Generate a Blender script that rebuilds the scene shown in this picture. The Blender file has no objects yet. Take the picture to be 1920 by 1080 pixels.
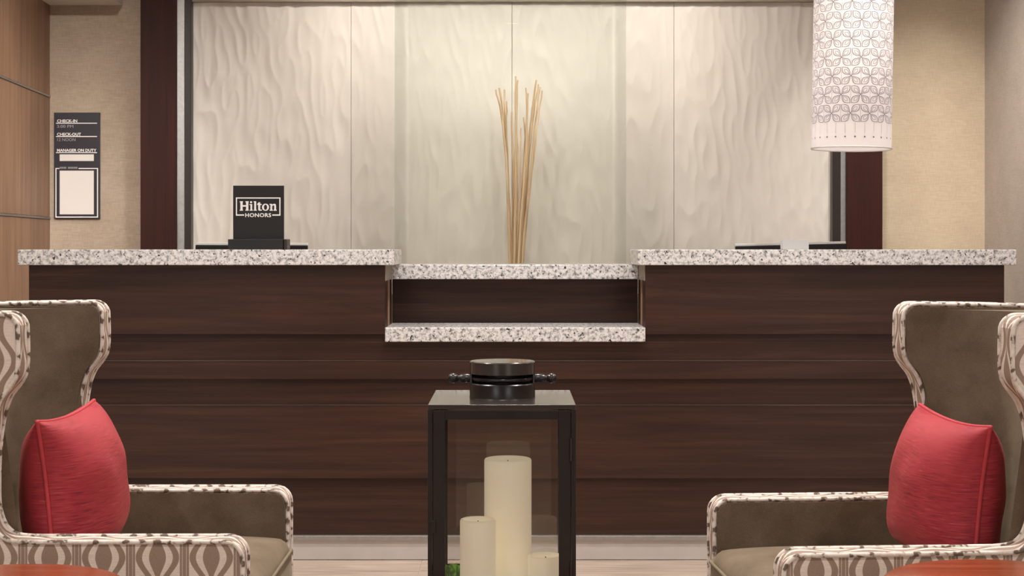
import bpy, bmesh, math, random
from mathutils import Vector, Matrix, noise

random.seed(7)
PI = math.pi
S = bpy.context.scene
COL = S.collection

# ------------------------------------------------------------------ camera
F = 3000.0            # focal length in pixels of the 1920 wide frame
HZ = 463.0            # image row of the horizon
CZ = 1.13             # camera height
cam_d = bpy.data.cameras.new('camera')
cam_d.sensor_width = 36.0
cam_d.lens = 36.0 * F / 1920.0
cam_d.shift_y = -(540.0 - HZ) / 1920.0
cam_d.clip_start = 0.05
cam = bpy.data.objects.new('camera', cam_d)
cam.location = (0, 0, CZ)
cam.rotation_euler = (PI / 2, 0, 0)
COL.objects.link(cam)
S.camera = cam

# ------------------------------------------------------------------ world, view
w = bpy.data.worlds.new('world')
S.world = w
w.use_nodes = True
w.node_tree.nodes['Background'].inputs[0].default_value = (0.75, 0.85, 1.0, 1)
w.node_tree.nodes['Background'].inputs[1].default_value = 0.5
S.view_settings.view_transform = 'Standard'
S.view_settings.look = 'None'
S.view_settings.gamma = 1.0
S.view_settings.use_curve_mapping = False
S.view_settings.exposure = -0.40

WARM = (1.0, 0.95, 0.88)
NEUT = (1.0, 0.96, 0.925)


def area_light(name, loc, rot, size, power, color, size_y=None, parent=None, spread=None):
    l = bpy.data.lights.new(name, 'AREA')
    l.energy = power
    l.color = color
    l.size = size
    if size_y:
        l.shape = 'RECTANGLE'
        l.size_y = size_y
    else:
        l.shape = 'DISK'
    if spread:
        l.spread = spread
    o = bpy.data.objects.new(name, l)
    o.location = loc
    o.rotation_euler = rot
    COL.objects.link(o)
    if parent:
        o.parent = parent
    return o


# added front fill, shining in from two unseen windows behind the camera
WIN_X = (-2.75, 2.75)
for wx in WIN_X:
    area_light('added_window_fill', (wx, -3.42, 1.55), (PI / 2, 0, 0), 1.9, 46, (1.0, 0.98, 0.97), 2.0)

# unseen ceiling downlights, placed to light the lobby: (x, y, power)
CEIL = 2.9
DOWN = [(-1.9, 1.6, 20), (0.0, 1.6, 20), (1.9, 1.6, 20),
        (-1.15, 3.35, 29), (1.05, 3.35, 29), (0.0, 4.3, 23),
        (-2.9, 4.4, 16), (2.9, 4.4, 16),
        (-1.5, 5.2, 15), (0.0, 5.2, 18), (1.5, 5.2, 15)]
# unseen aimed wall washers, some added to brighten dark walls: (x, y, power, target, spread in degrees)
WASH = [(-0.66, 7.12, 9.5, (-0.80, 7.86, 1.2), 115), (0.66, 7.12, 9.5, (0.80, 7.86, 1.2), 115), (-0.3, 6.55, 8.5, (-0.2, 7.86, 1.05), 90), (0.3, 6.55, 8.5, (0.2, 7.86, 1.05), 90),
        (-1.62, 4.6, 9, (-2.25, 7.8, 1.35), 42), (-0.9, 6.6, 8, (-2.26, 7.25, 0.95), 62), (1.75, 6.6, 7, (2.1, 7.9, 1.0), 60), (1.3, 6.45, 7, (2.33, 7.4, 1.3), 80)]  # left pair added to brighten the wood and tan walls


# ------------------------------------------------------------------ helpers
def px(x, y, d):
    return Vector(((x - 960.0) / F * d, d, CZ - (y - HZ) / F * d))


def bx(bm, x0, x1, y0, y1, z0, z1):
    vs = [bm.verts.new((x, y, z)) for x in (x0, x1) for y in (y0, y1) for z in (z0, z1)]
    for f in ((0, 1, 3, 2), (4, 6, 7, 5), (0, 4, 5, 1), (2, 3, 7, 6), (0, 2, 6, 4), (1, 5, 7, 3)):
        bm.faces.new([vs[i] for i in f])
    return vs


def obj(name, bm, mat, parent=None, smooth=False, bevel=0.0, seg=2, auto=None):
    bmesh.ops.recalc_face_normals(bm, faces=bm.faces)
    me = bpy.data.meshes.new(name)
    bm.to_mesh(me)
    bm.free()
    if smooth or auto:
        for p in me.polygons:
            p.use_smooth = True
    o = bpy.data.objects.new(name, me)
    COL.objects.link(o)
    if isinstance(mat, (list, tuple)):
        for m in mat:
            me.materials.append(m)
    else:
        me.materials.append(mat)
    if auto:
        me.set_sharp_from_angle(angle=math.radians(auto))
    if bevel:
        b = o.modifiers.new('bevel', 'BEVEL')
        b.width = bevel
        b.segments = seg
        b.limit_method = 'ANGLE'
        b.angle_limit = math.radians(40)
    if parent:
        o.parent = parent
    return o


def box_obj(name, dims, mat, parent=None, bevel=0.002, seg=2):
    bm = bmesh.new()
    bx(bm, *dims)
    return obj(name, bm, mat, parent, bevel=bevel, seg=seg)


def tag(o, label=None, cat=None, group=None, kind=None):
    if label:
        o['label'] = label
    if cat:
        o['category'] = cat
    if group:
        o['group'] = group
    if kind:
        o['kind'] = kind
    return o


def thing(name, label, cat, loc=(0, 0, 0), rz=0.0, group=None):
    o = bpy.data.objects.new(name, None)
    o.empty_display_size = 0.1
    o.location = loc
    o.rotation_euler = (0, 0, rz)
    COL.objects.link(o)
    return tag(o, label, cat, group)


def struct(name, bm, mat, parent=None, **k):
    o = obj(name, bm, mat, parent, **k)
    o['kind'] = 'structure'
    return o


def lathe(bm, prof, n=32, c=(0, 0), cap=True, a0=0.0, a1=2 * PI):
    full = abs(a1 - a0 - 2 * PI) < 1e-6
    m = n if full else n + 1
    rings = []
    for r, z in prof:
        rings.append([bm.verts.new((c[0] + r * math.cos(a0 + (a1 - a0) * i / n), c[1] + r * math.sin(a0 + (a1 - a0) * i / n), z)) for i in range(m)])
    for a, b in zip(rings, rings[1:]):
        for i in range(n):
            j = (i + 1) % m
            bm.faces.new((a[i], a[j], b[j], b[i]))
    if cap and full:
        bm.faces.new(rings[0])
        bm.faces.new(rings[-1])
    if not full:
        # closed profile loop expected by caller for partial arcs
        for k in (0, -1):
            bm.faces.new([r[k] for r in rings[:-1]])


def tube(bm, pts, r, n=8, closed=False, uv=None, radii=None, cap=True):
    """tube through pts; writes arclength into uv if a layer is given"""
    pts = [Vector(p) for p in pts]
    N = len(pts)
    rings, arcs = [], [0.0]
    for i in range(1, N):
        arcs.append(arcs[-1] + (pts[i] - pts[i - 1]).length)
    total = arcs[-1] + ((pts[0] - pts[-1]).length if closed else 0)
    up = None
    for i, p in enumerate(pts):
        a = pts[i - 1] if (i > 0 or closed) else p
        b = pts[(i + 1) % N] if (i < N - 1 or closed) else p
        t = (b - a)
        if t.length < 1e-9:
            t = Vector((0, 0, 1))
        t.normalize()
        if up is None:
            up = Vector((0, 0, 1)) if abs(t.z) < 0.9 else Vector((0, 1, 0))
        s = t.cross(up)
        if s.length < 1e-6:
            s = t.orthogonal()
        s.normalize()
        up = s.cross(t).normalized()
        rr = radii[i] if radii else r
        rings.append([bm.verts.new(p + rr * (math.cos(2 * PI * k / n) * s + math.sin(2 * PI * k / n) * up)) for k in range(n)])
    M = N if closed else N - 1
    for i in range(M):
        a, b = rings[i], rings[(i + 1) % N]
        v0 = arcs[i]
        v1 = arcs[i + 1] if i + 1 < N else total
        for k in range(n):
            f = bm.faces.new((a[k], a[(k + 1) % n], b[(k + 1) % n], b[k]))
            f.smooth = True
            if uv:
                for lp, q in zip(f.loops, ((k / n, v0), ((k + 1) / n, v0), ((k + 1) / n, v1), (k / n, v1))):
                    lp[uv].uv = q
    if not closed and cap:
        bm.faces.new(rings[0])
        bm.faces.new(rings[-1])


def round_poly(pts, r, seg=5):
    """round the corners given as (x, z, radius or None)"""
    out = []
    N = len(pts)
    for i, p in enumerate(pts):
        rad = p[2] if len(p) > 2 else 0
        P = Vector(p[:2])
        if not rad:
            out.append(P)
            continue
        A = Vector(pts[i - 1][:2])
        B = Vector(pts[(i + 1) % N][:2])
        u = (A - P).normalized()
        v = (B - P).normalized()
        for k in range(seg + 1):
            t = k / seg
            q0 = P + u * rad
            q1 = P + v * rad
            out.append((1 - t) ** 2 * q0 + 2 * t * (1 - t) * P + t * t * q1)
    return out


# ------------------------------------------------------------------ materials
class E:
    """expression on node sockets"""
    def __init__(s, nt, sock):
        s.nt, s.s = nt, sock

    def op(s, o, *a):
        n = s.nt.nodes.new('ShaderNodeMath')
        n.operation = o
        for i, v in enumerate((s,) + a):
            if isinstance(v, E):
                s.nt.links.new(v.s, n.inputs[i])
            else:
                n.inputs[i].default_value = v
        return E(s.nt, n.outputs[0])

    def __add__(s, o): return s.op('ADD', o)
    def __sub__(s, o): return s.op('SUBTRACT', o)
    def __mul__(s, o): return s.op('MULTIPLY', o)
    def __truediv__(s, o): return s.op('DIVIDE', o)
    def abs(s): return s.op('ABSOLUTE')
    def lt(s, o): return s.op('LESS_THAN', o)
    def gt(s, o): return s.op('GREATER_THAN', o)
    def fract(s): return s.op('FRACT')
    def floor(s): return s.op('FLOOR')
    def mod(s, o): return s.op('FLOORED_MODULO', o)
    def max(s, o): return s.op('MAXIMUM', o)
    def min(s, o): return s.op('MINIMUM', o)
    def sin(s): return s.op('SINE')
    def cos(s): return s.op('COSINE')
    def pow(s, o): return s.op('POWER', o)

    def below(s, edge, soft):
        """1 where s < edge, soft edge"""
        n = s.nt.nodes.new('ShaderNodeMapRange')
        n.clamp = True
        s.nt.links.new(s.s, n.inputs[0])
        n.inputs[1].default_value = edge - soft
        n.inputs[2].default_value = edge + soft
        n.inputs[3].default_value = 1
        n.inputs[4].default_value = 0
        return E(s.nt, n.outputs[0])


def new_mat(name):
    m = bpy.data.materials.new(name)
    m.use_nodes = True
    nt = m.node_tree
    b = nt.nodes['Principled BSDF']
    return m, nt, b


def lin(r, g, b):
    def f(c):
        c /= 255.0
        return c / 12.92 if c <= 0.04045 else ((c + 0.055) / 1.055) ** 2.4
    return (f(r), f(g), f(b), 1)


def coords(nt, kind='Object', scale=(1, 1, 1), rot=(0, 0, 0)):
    t = nt.nodes.new('ShaderNodeTexCoord')
    m = nt.nodes.new('ShaderNodeMapping')
    m.inputs['Scale'].default_value = scale
    m.inputs['Rotation'].default_value = rot
    nt.links.new(t.outputs[kind], m.inputs[0])
    return m.outputs[0]


def noise_tex(nt, vec, scale, detail=4, rough=0.55, dist=0.0):
    n = nt.nodes.new('ShaderNodeTexNoise')
    n.inputs['Scale'].default_value = scale
    n.inputs['Detail'].default_value = detail
    n.inputs['Roughness'].default_value = rough
    n.inputs['Distortion'].default_value = dist
    nt.links.new(vec, n.inputs['Vector'])
    return n.outputs['Fac']


def ramp(nt, fac, stops):
    r = nt.nodes.new('ShaderNodeValToRGB')
    e = r.color_ramp.elements
    while len(e) < len(stops):
        e.new(0.5)
    for el, (p, c) in zip(e, stops):
        el.position = p
        el.color = c
    nt.links.new(fac, r.inputs[0])
    return r.outputs[0]


def mixc(nt, fac, a, b, mode='MIX'):
    n = nt.nodes.new('ShaderNodeMix')
    n.data_type = 'RGBA'
    n.blend_type = mode
    for i, v in ((0, fac), (6, a), (7, b)):
        if isinstance(v, E):
            v = v.s
        if hasattr(v, 'is_output'):
            nt.links.new(v, n.inputs[i])
        else:
            n.inputs[i].default_value = v
    return n.outputs[2]


def bump(nt, b, h, strength, dist):
    n = nt.nodes.new('ShaderNodeBump')
    n.inputs['Strength'].default_value = strength
    n.inputs['Distance'].default_value = dist
    if isinstance(h, E):
        h = h.s
    nt.links.new(h, n.inputs['Height'])
    nt.links.new(n.outputs[0], b.inputs['Normal'])


def plain(name, col, rough=0.5, metal=0.0, var=0.06, scale=20, coat=0.0):
    m, nt, b = new_mat(name)
    v = coords(nt)
    f = noise_tex(nt, v, scale, 3)
    c2 = tuple(min(1, c * (1 + var)) for c in col[:3]) + (1,)
    c1 = tuple(c * (1 - var) for c in col[:3]) + (1,)
    nt.links.new(ramp(nt, f, [(0.3, c1), (0.7, c2)]), b.inputs['Base Color'])
    b.inputs['Roughness'].default_value = rough
    b.inputs['Metallic'].default_value = metal
    b.inputs['Coat Weight'].default_value = coat
    return m


def wood(name, dark, mid, light, axis, rough=0.4, freq=1.0, dist=1.5, coat=0.0):
    """grain runs along axis (0, 1, 2)"""
    m, nt, b = new_mat(name)
    sc = [14.0 * freq] * 3
    sc[axis] = 0.7 * freq
    v = coords(nt, 'Object', sc)
    big = noise_tex(nt, v, 1.0, 6, 0.6, dist)
    sc2 = [120.0] * 3
    sc2[axis] = 3.0
    fine = noise_tex(nt, coords(nt, 'Object', sc2), 1.0, 3, 0.6)
    c = ramp(nt, big, [(0.28, dark), (0.5, mid), (0.74, light)])
    g = ramp(nt, fine, [(0.3, (0.78, 0.78, 0.78, 1)), (0.62, (1.05, 1.05, 1.05, 1))])
    nt.links.new(mixc(nt, 1.0, c, g, 'MULTIPLY'), b.inputs['Base Color'])
    b.inputs['Roughness'].default_value = rough
    b.inputs['Specular IOR Level'].default_value = 0.3
    b.inputs['Coat Weight'].default_value = coat
    b.inputs['Coat Roughness'].default_value = 0.25
    bump(nt, b, fine, 0.08, 0.002)
    return m


def clear_glass(name, tint, refl=1.0, rough=0.0):
    m, nt, b = new_mat(name)
    nt.nodes.remove(b)
    tr = nt.nodes.new('ShaderNodeBsdfTransparent')
    tr.inputs[0].default_value = tint
    gl = nt.nodes.new('ShaderNodeBsdfGlossy')
    gl.inputs['Roughness'].default_value = rough
    fr = nt.nodes.new('ShaderNodeFresnel')
    fr.inputs[0].default_value = 1.5
    mx = nt.nodes.new('ShaderNodeMixShader')
    nt.links.new((E(nt, fr.outputs[0]) * refl).s, mx.inputs[0])
    nt.links.new(tr.outputs[0], mx.inputs[1])
    nt.links.new(gl.outputs[0], mx.inputs[2])
    nt.links.new(mx.outputs[0], nt.nodes['Material Output'].inputs[0])
    return m


def emit(name, col, strength):
    m, nt, b = new_mat(name)
    b.inputs['Base Color'].default_value = col
    b.inputs['Emission Color'].default_value = col
    b.inputs['Emission Strength'].default_value = strength
    return m


def granite_mat():
    m, nt, b = new_mat('granite')
    v = coords(nt)
    base = noise_tex(nt, v, 70, 4, 0.7)
    c = ramp(nt, base, [(0.36, lin(120, 119, 120)), (0.46, lin(196, 193, 191)), (0.56, lin(232, 228, 225))])
    sp = noise_tex(nt, coords(nt, 'Object', (1, 1, 1), (0.5, 0.9, 0.3)), 90, 3, 0.6)
    k = ramp(nt, sp, [(0.345, (1, 1, 1, 1)), (0.39, (0, 0, 0, 1))])
    c = mixc(nt, k, c, lin(42, 40, 42))
    nt.links.new(c, b.inputs['Base Color'])
    b.inputs['Roughness'].default_value = 0.22
    return m


def weave_wall(name, c1, c2):
    m, nt, b = new_mat(name)
    a = noise_tex(nt, coords(nt, 'Object', (25, 25, 260)), 1.0, 3)
    c = noise_tex(nt, coords(nt, 'Object', (260, 260, 25)), 1.0, 3)
    big = noise_tex(nt, coords(nt), 6, 4)
    f = E(nt, a) * 0.35 + E(nt, c) * 0.35 + E(nt, big) * 0.3
    nt.links.new(ramp(nt, f.s, [(0.4, c1), (0.6, c2)]), b.inputs['Base Color'])
    b.inputs['Roughness'].default_value = 0.75
    b.inputs['Specular IOR Level'].default_value = 0.2
    bump(nt, b, f, 0.15, 0.002)
    return m


def velvet_mat():
    m, nt, b = new_mat('olive_velvet')
    v = coords(nt)
    big = noise_tex(nt, v, 7, 5, 0.6)
    fine = noise_tex(nt, coords(nt, 'Object', (1, 1, 1)), 420, 2)
    f = E(nt, big) * 0.75 + E(nt, fine) * 0.25
    nt.links.new(ramp(nt, f.s, [(0.35, lin(88, 75, 60)), (0.65, lin(120, 104, 87))]), b.inputs['Base Color'])
    b.inputs['Roughness'].default_value = 0.85
    b.inputs['Specular IOR Level'].default_value = 0.15
    b.inputs['Sheen Weight'].default_value = 0.35
    b.inputs['Sheen Roughness'].default_value = 0.4
    b.inputs['Sheen Tint'].default_value = lin(205, 190, 160)
    bump(nt, b, fine, 0.2, 0.001)
    return m


CREAM, TAUPE, TAUPE2 = lin(226, 212, 200), lin(138, 120, 108), lin(158, 134, 118)


def ogee_mat(name='ogee_fabric'):
    """cream upholstery with taupe onion leaves inside ogee bands, striped columns between"""
    m, nt, b = new_mat(name)
    uvn = nt.nodes.new('ShaderNodeUVMap')
    sep = nt.nodes.new('ShaderNodeSeparateXYZ')
    nt.links.new(uvn.outputs[0], sep.inputs[0])
    u, v = E(nt, sep.outputs[0]), E(nt, sep.outputs[1])
    P, Q = 0.100, 0.122
    col = (u / P).floor()
    x = ((u / P).fract() - 0.5) * P
    ax = x.abs()
    wv = (((v - 0.532) / Q + 20.0).fract() * (2 * PI)).cos() * 0.5 + 0.5
    wsh = wv.pow(1.25)
    band = ((wsh * 0.0265 + 0.0080) - ax).abs().below(0.0060, 0.0006)
    leaf = (ax - (wv.pow(1.7) * 0.0145 + 0.0012)).below(0.0, 0.0006)
    edge = (ax - P * 0.5).abs()
    stripe = edge.below(0.0085, 0.0005)
    gap = (edge - 0.0038).abs().below(0.0008, 0.0004)
    tex = noise_tex(nt, coords(nt, 'UV', (240, 900, 1)), 1.0, 2)
    tau = ramp(nt, tex, [(0.3, TAUPE), (0.7, TAUPE2)])
    thr = noise_tex(nt, coords(nt, 'UV', (60, 900, 1)), 1.0, 2)
    crm = ramp(nt, thr, [(0.3, lin(205, 190, 178)), (0.6, CREAM)])
    fac = band.max(leaf).max(stripe * (gap * -0.5 + 1.0))
    nt.links.new(mixc(nt, fac, crm, tau), b.inputs['Base Color'])
    b.inputs['Roughness'].default_value = 0.8
    b.inputs['Specular IOR Level'].default_value = 0.2
    bump(nt, b, thr, 0.15, 0.001)
    return m


def piping_mat():
    m, nt, b = new_mat('piping_fabric')
    v = coords(nt, 'UV', (1.6, 55, 1), (0, 0, 0.35))
    f = noise_tex(nt, v, 1.0, 2, 0.5)
    nt.links.new(ramp(nt, f, [(0.40, lin(104, 88, 76)), (0.47, lin(206, 194, 182)), (0.62, lin(226, 216, 206))]), b.inputs['Base Color'])
    b.inputs['Roughness'].default_value = 0.8
    return m


def red_mat():
    m, nt, b = new_mat('red_cushion_fabric')
    v = coords(nt, 'Object', (25, 22, 420), (0.10, 0, 0))
    st = noise_tex(nt, v, 1.0, 4, 0.6)
    zone = noise_tex(nt, coords(nt), 5.5, 3, 0.5)
    c = ramp(nt, st, [(0.30, lin(104, 28, 44)), (0.46, lin(152, 42, 52)), (0.62, lin(166, 52, 58)), (0.78, lin(190, 102, 96))])
    c2 = ramp(nt, st, [(0.2, lin(152, 42, 52)), (0.8, lin(166, 50, 57))])
    k = ramp(nt, zone, [(0.36, (0, 0, 0, 1)), (0.54, (1, 1, 1, 1))])
    nt.links.new(mixc(nt, k, c2, c), b.inputs['Base Color'])
    b.inputs['Roughness'].default_value = 0.6
    b.inputs['Specular IOR Level'].default_value = 0.3
    b.inputs['Sheen Weight'].default_value = 0.15
    b.inputs['Sheen Tint'].default_value = lin(255, 150, 140)
    bump(nt, b, st, 0.12, 0.001)
    return m


def shade_mat(circ):
    """white translucent drum printed with rows of thin outlined four-petal flowers"""
    m, nt, b = new_mat('printed_shade')
    nt.nodes.remove(b)
    uvn = nt.nodes.new('ShaderNodeUVMap')
    sep = nt.nodes.new('ShaderNodeSeparateXYZ')
    nt.links.new(uvn.outputs[0], sep.inputs[0])
    u, h = E(nt, sep.outputs[0]), E(nt, sep.outputs[1])     # metres round, metres up
    cw, rh, h0 = circ / 13.0, 0.0684, 0.122
    row = ((h - h0) / rh + 0.5).floor()
    cu = u / cw + row.mod(2.0) * 0.5
    X = cu.fract() - 0.5
    Y = ((h - h0) / rh + 0.5).fract() - 0.5
    a = (X.abs() + Y.abs()) * 0.7071
    q = (X.abs() - Y.abs()).abs() * 0.7071

    def leaf(a0, a1, wd, th):
        t = ((a - a0) / (a1 - a0)).max(0.0).min(1.0)
        prof = (t.pow(1.15) * PI).sin() * wd
        inside = a.gt(a0 - 0.01) * a.lt(a1 + 0.01)
        return (q - prof).abs().below(th, 0.008) * inside
    ink = leaf(0.06, 0.64, 0.170, 0.018).max(leaf(0.15, 0.48, 0.080, 0.012))
    dot0 = (X * X + Y * Y).below(0.0016, 0.0004)
    vline = (X.abs() - 0.5).abs().below(0.010, 0.006) * 0.7
    up = h.gt(h0 - rh * 0.5)
    ink = ink.max(dot0).max(vline) * up
    # hem: thin lines and a row of dots below the last row
    half = (u / cw * 2.0).fract() - 0.5
    low = half.abs().below(0.016, 0.01) * h.lt(h0 - rh * 0.5) * h.gt(0.048)
    dy = (h - 0.036) / (cw * 0.5)
    dots = (half * half + dy * dy).below(0.008, 0.002)
    ink = ink.max(low * 0.8).max(dots)
    c = mixc(nt, ink, (0.92, 0.89, 0.88, 1), (0.20, 0.19, 0.21, 1))
    df = nt.nodes.new('ShaderNodeBsdfDiffuse')
    tl = nt.nodes.new('ShaderNodeBsdfTranslucent')
    mx = nt.nodes.new('ShaderNodeMixShader')
    mx.inputs[0].default_value = 0.45
    nt.links.new(c, df.inputs[0])
    nt.links.new(c, tl.inputs[0])
    nt.links.new(df.outputs[0], mx.inputs[1])
    nt.links.new(tl.outputs[0], mx.inputs[2])
    em = nt.nodes.new('ShaderNodeEmission')
    nt.links.new(mixc(nt, 1.0, c, (1.0, 0.93, 0.88, 1), 'MULTIPLY'), em.inputs[0])
    em.inputs[1].default_value = 0.37
    ad = nt.nodes.new('ShaderNodeAddShader')
    nt.links.new(mx.outputs[0], ad.inputs[0])
    nt.links.new(em.outputs[0], ad.inputs[1])
    nt.links.new(ad.outputs[0], nt.nodes['Material Output'].inputs[0])
    return m


M = {}
M['granite'] = granite_mat()
M['desk'] = wood('dark_walnut', lin(48, 29, 21), lin(61, 38, 28), lin(78, 50, 36), 0, 0.42)
M['post'] = wood('mahogany', lin(38, 9, 4), lin(52, 14, 6), lin(64, 19, 9), 2, 0.6)
M['panel'] = wood('light_walnut', lin(132, 100, 80), lin(152, 117, 94), lin(170, 136, 112), 2, 0.45, 1.6, 0.6)
M['cherry'] = wood('cherry', lin(118, 50, 24), lin(146, 66, 34), lin(172, 86, 48), 0, 0.25, 1.2, 1.5, 0.3)
M['wall_l'] = weave_wall('tan_wallcovering', lin(168, 150, 132), lin(188, 170, 152))
M['wall_r'] = weave_wall('beige_wallcovering', lin(192, 174, 150), lin(208, 191, 166))
M['wall_g'] = weave_wall('grey_wallcovering', lin(170, 157, 148), lin(186, 173, 163))
M['plaster'] = plain('plaster', lin(222, 214, 205), 0.38, 0, 0.02, 5)
M['ceil'] = plain('ceiling_paint', lin(232, 226, 216), 0.8, 0, 0.02, 5)
M['header'] = plain('taupe_paint', lin(150, 138, 122), 0.6)
M['steel'] = plain('brushed_steel', lin(176, 174, 172), 0.45, 1.0, 0.08, 60)
M['edge'] = plain('edge_highlight_metal', lin(124, 112, 102), 0.4, 1.0, 0.25, 3)
M['bronze'] = plain('dark_reveal', lin(40, 28, 22), 0.4, 0.0, 0.1, 30)
M['black_metal'] = plain('black_enamel', lin(34, 29, 27), 0.28, 0.0, 0.15, 40)
M['lit_lid_metal'] = plain('lit_lid_enamel', lin(54, 48, 43), 0.24, 0.0, 0.1, 30, 0.5)  # lighter copy of the black enamel; overhead light put into the colour
M['marble'] = plain('pale_marble', lin(206, 199, 194), 0.25, 0, 0.05, 9)
M['grout'] = plain('grout', lin(196, 182, 170), 0.8)
M['velvet'] = velvet_mat()
M['ogee'] = ogee_mat()
M['piping'] = piping_mat()
M['red'] = red_mat()
M['redpipe'] = plain('red_piping', lin(176, 50, 58), 0.6, 0, 0.1, 80)
M['velpipe'] = plain('olive_piping', lin(122, 108, 86), 0.85, 0, 0.1, 80)
M['leg'] = plain('dark_leg_wood', lin(50, 32, 24), 0.4, 0, 0.15, 30)
M['sign'] = plain('navy_sign', lin(40, 37, 46), 0.4, 0, 0.04, 10)
M['black'] = plain('black_acrylic', lin(20, 16, 16), 0.5, 0, 0.05, 20)
M['white'] = plain('white_print', lin(236, 232, 228), 0.5, 0, 0.01, 10)
M['grey_print'] = plain('grey_print', lin(165, 160, 160), 0.5, 0, 0.05, 10)
M['paper'] = plain('paper_insert', lin(226, 218, 212), 0.6, 0, 0.02, 4)
M['frost'] = plain('frosted_acrylic', lin(200, 198, 196), 0.4, 0, 0.02, 8)
M['silver'] = plain('silver_plastic', lin(240, 238, 232), 0.4, 0, 0.02, 20)
M['reed'] = wood('pale_branch', lin(200, 166, 128), lin(226, 196, 160), lin(240, 216, 186), 2, 0.7, 1.5)
M['vase'] = plain('white_ceramic', lin(226, 220, 208), 0.2, 0, 0.02, 8)
M['caseglass'] = clear_glass('green_case_glass', (0.983, 0.995, 0.985, 1), 0.35)
M['panelglass'] = clear_glass('lantern_glass', (0.97, 0.97, 0.96, 1), 1.3)
M['winglass'] = clear_glass('added_window_glass', (0.95, 0.97, 0.97, 1), 0.6)
M['moss'] = plain('green_moss', lin(140, 205, 88), 0.9, 0, 0.35, 90)
M['lamp'] = emit('lamp_disc', (1.0, 0.9, 0.78, 1), 6.0)
M['base'] = plain('baseboard_paint', lin(120, 98, 80), 0.5)


def floor_tile_mat():
    m, nt, b = new_mat('wood_look_tile')
    oi = nt.nodes.new('ShaderNodeObjectInfo')
    v = nt.nodes.new('ShaderNodeVectorMath')
    v.operation = 'ADD'
    nt.links.new(coords(nt, 'Object', (1.6, 16, 1)), v.inputs[0])
    cmb = nt.nodes.new('ShaderNodeCombineXYZ')
    nt.links.new((E(nt, oi.outputs['Random']) * 40.0).s, cmb.inputs[0])
    nt.links.new(cmb.outputs[0], v.inputs[1])
    f = noise_tex(nt, v.outputs[0], 1.3, 5, 0.6, 1.2)
    c = ramp(nt, f, [(0.3, lin(150, 132, 118)), (0.5, lin(180, 160, 144)), (0.7, lin(202, 184, 168))])
    nt.links.new(c, b.inputs['Base Color'])
    b.inputs['Roughness'].default_value = 0.35
    return m


M['tile'] = floor_tile_mat()


def candle_mat():
    m, nt, b = new_mat('ivory_wax')
    b.inputs['Base Color'].default_value = lin(240, 228, 196)
    b.inputs['Roughness'].default_value = 0.45
    b.inputs['Subsurface Weight'].default_value = 0.6
    b.inputs['Subsurface Radius'].default_value = (0.03, 0.02, 0.01)
    b.inputs['Subsurface Scale'].default_value = 0.6
    f = noise_tex(nt, coords(nt), 14, 3)
    nt.links.new(ramp(nt, f, [(0.3, lin(238, 231, 208)), (0.7, lin(246, 240, 224))]), b.inputs['Base Color'])
    # flameless candle: inner glow put into the wax as even emission, also brightening it
    b.inputs['Emission Color'].default_value = lin(255, 232, 196)
    b.inputs['Emission Strength'].default_value = 0.46
    return m


M['wax'] = candle_mat()
M['wax_glow'] = emit('inner_glow', lin(255, 200, 120), 1.2)

# ------------------------------------------------------------------ setting
ALC = 6.2             # where the lobby narrows to the alcove behind the desk
BACK = 7.9
XR, XL = 2.334, -2.281
LX = 4.6

bm = bmesh.new()
bx(bm, -LX, LX, -3.5, BACK + 0.1, -0.12, -0.004)
floor = struct('floor', bm, M['grout'])
tl_w, tl_d, gap = 1.2, 0.3, 0.004
tile_me = None
y = 5.775 - 31 * tl_d
row = 0
n_t = 0
while y < 5.77:
    off = (-0.3228 + (0.4 * (row - 30)) % tl_w) % tl_w
    x = -3.0 + (off % tl_w) - tl_w
    k0 = math.floor((-2.9 - off) / tl_w)
    for k in range(k0, k0 + 7):
        x0 = off + k * tl_w
        if x0 > 2.9:
            continue
        if tile_me is None:
            bm = bmesh.new()
            bx(bm, gap / 2, tl_w - gap / 2, gap / 2, tl_d - gap / 2, -0.004, 0)
            o = obj('floor_tile', bm, M['tile'], floor)
            tile_me = o.data
        else:
            o = bpy.data.objects.new('floor_tile', tile_me)
            COL.objects.link(o)
            o.parent = floor
        o.location = (x0, y, 0)
        n_t += 1
    y += tl_d
    row += 1

bm = bmesh.new()
bx(bm, -LX, LX, -3.5, BACK + 0.1, CEIL, CEIL + 0.1)
struct('ceiling', bm, M['ceil'])
bm = bmesh.new()
bx(bm, XL - 0.3, 0.0, BACK, BACK + 0.1, 0, CEIL)
struct('wall_back', bm, M['wall_l'])
bm = bmesh.new()
bx(bm, 0.0, XR + 0.1, BACK, BACK + 0.1, 0, CEIL)
struct('wall_back_right', bm, M['wall_r'])
bm = bmesh.new()
bx(bm, XR, XR + 0.12, ALC, BACK, 0, CEIL)
struct('wall_right', bm, M['wall_g'])
# wood clad wall left of the desk, slightly splayed
wl = thing('wall_left', None, None)
wl['kind'] = 'structure'
wl.location = (XL, BACK, 0)
wl.rotation_euler = (0, 0, math.atan2(0.054, 0.94))
bm = bmesh.new()
bx(bm, -0.12, -0.012, -1.75, 0.0, 0, CEIL)
obj('wall_core', bm, M['bronze'], wl)
zs = [0.10, 0.672, 1.272, 1.872, 2.472, CEIL]
for z0, z1 in zip(zs, zs[1:]):
    for y0, y1 in ((-1.75, -0.002),):
        box_obj('wood_panel', (-0.012, 0.0, y0, y1, z0 + 0.006, z1 - 0.006), M['panel'], wl, 0.002)
for z in zs[1:-1]:
    box_obj('metal_strip', (-0.010, 0.003, -1.75, -0.002, z - 0.005, z + 0.005), M['steel'], wl, 0.0)
box_obj('baseboard', (-0.012, 0.004, -1.75, -0.002, 0, 0.10), M['base'], wl, 0.002)

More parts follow.
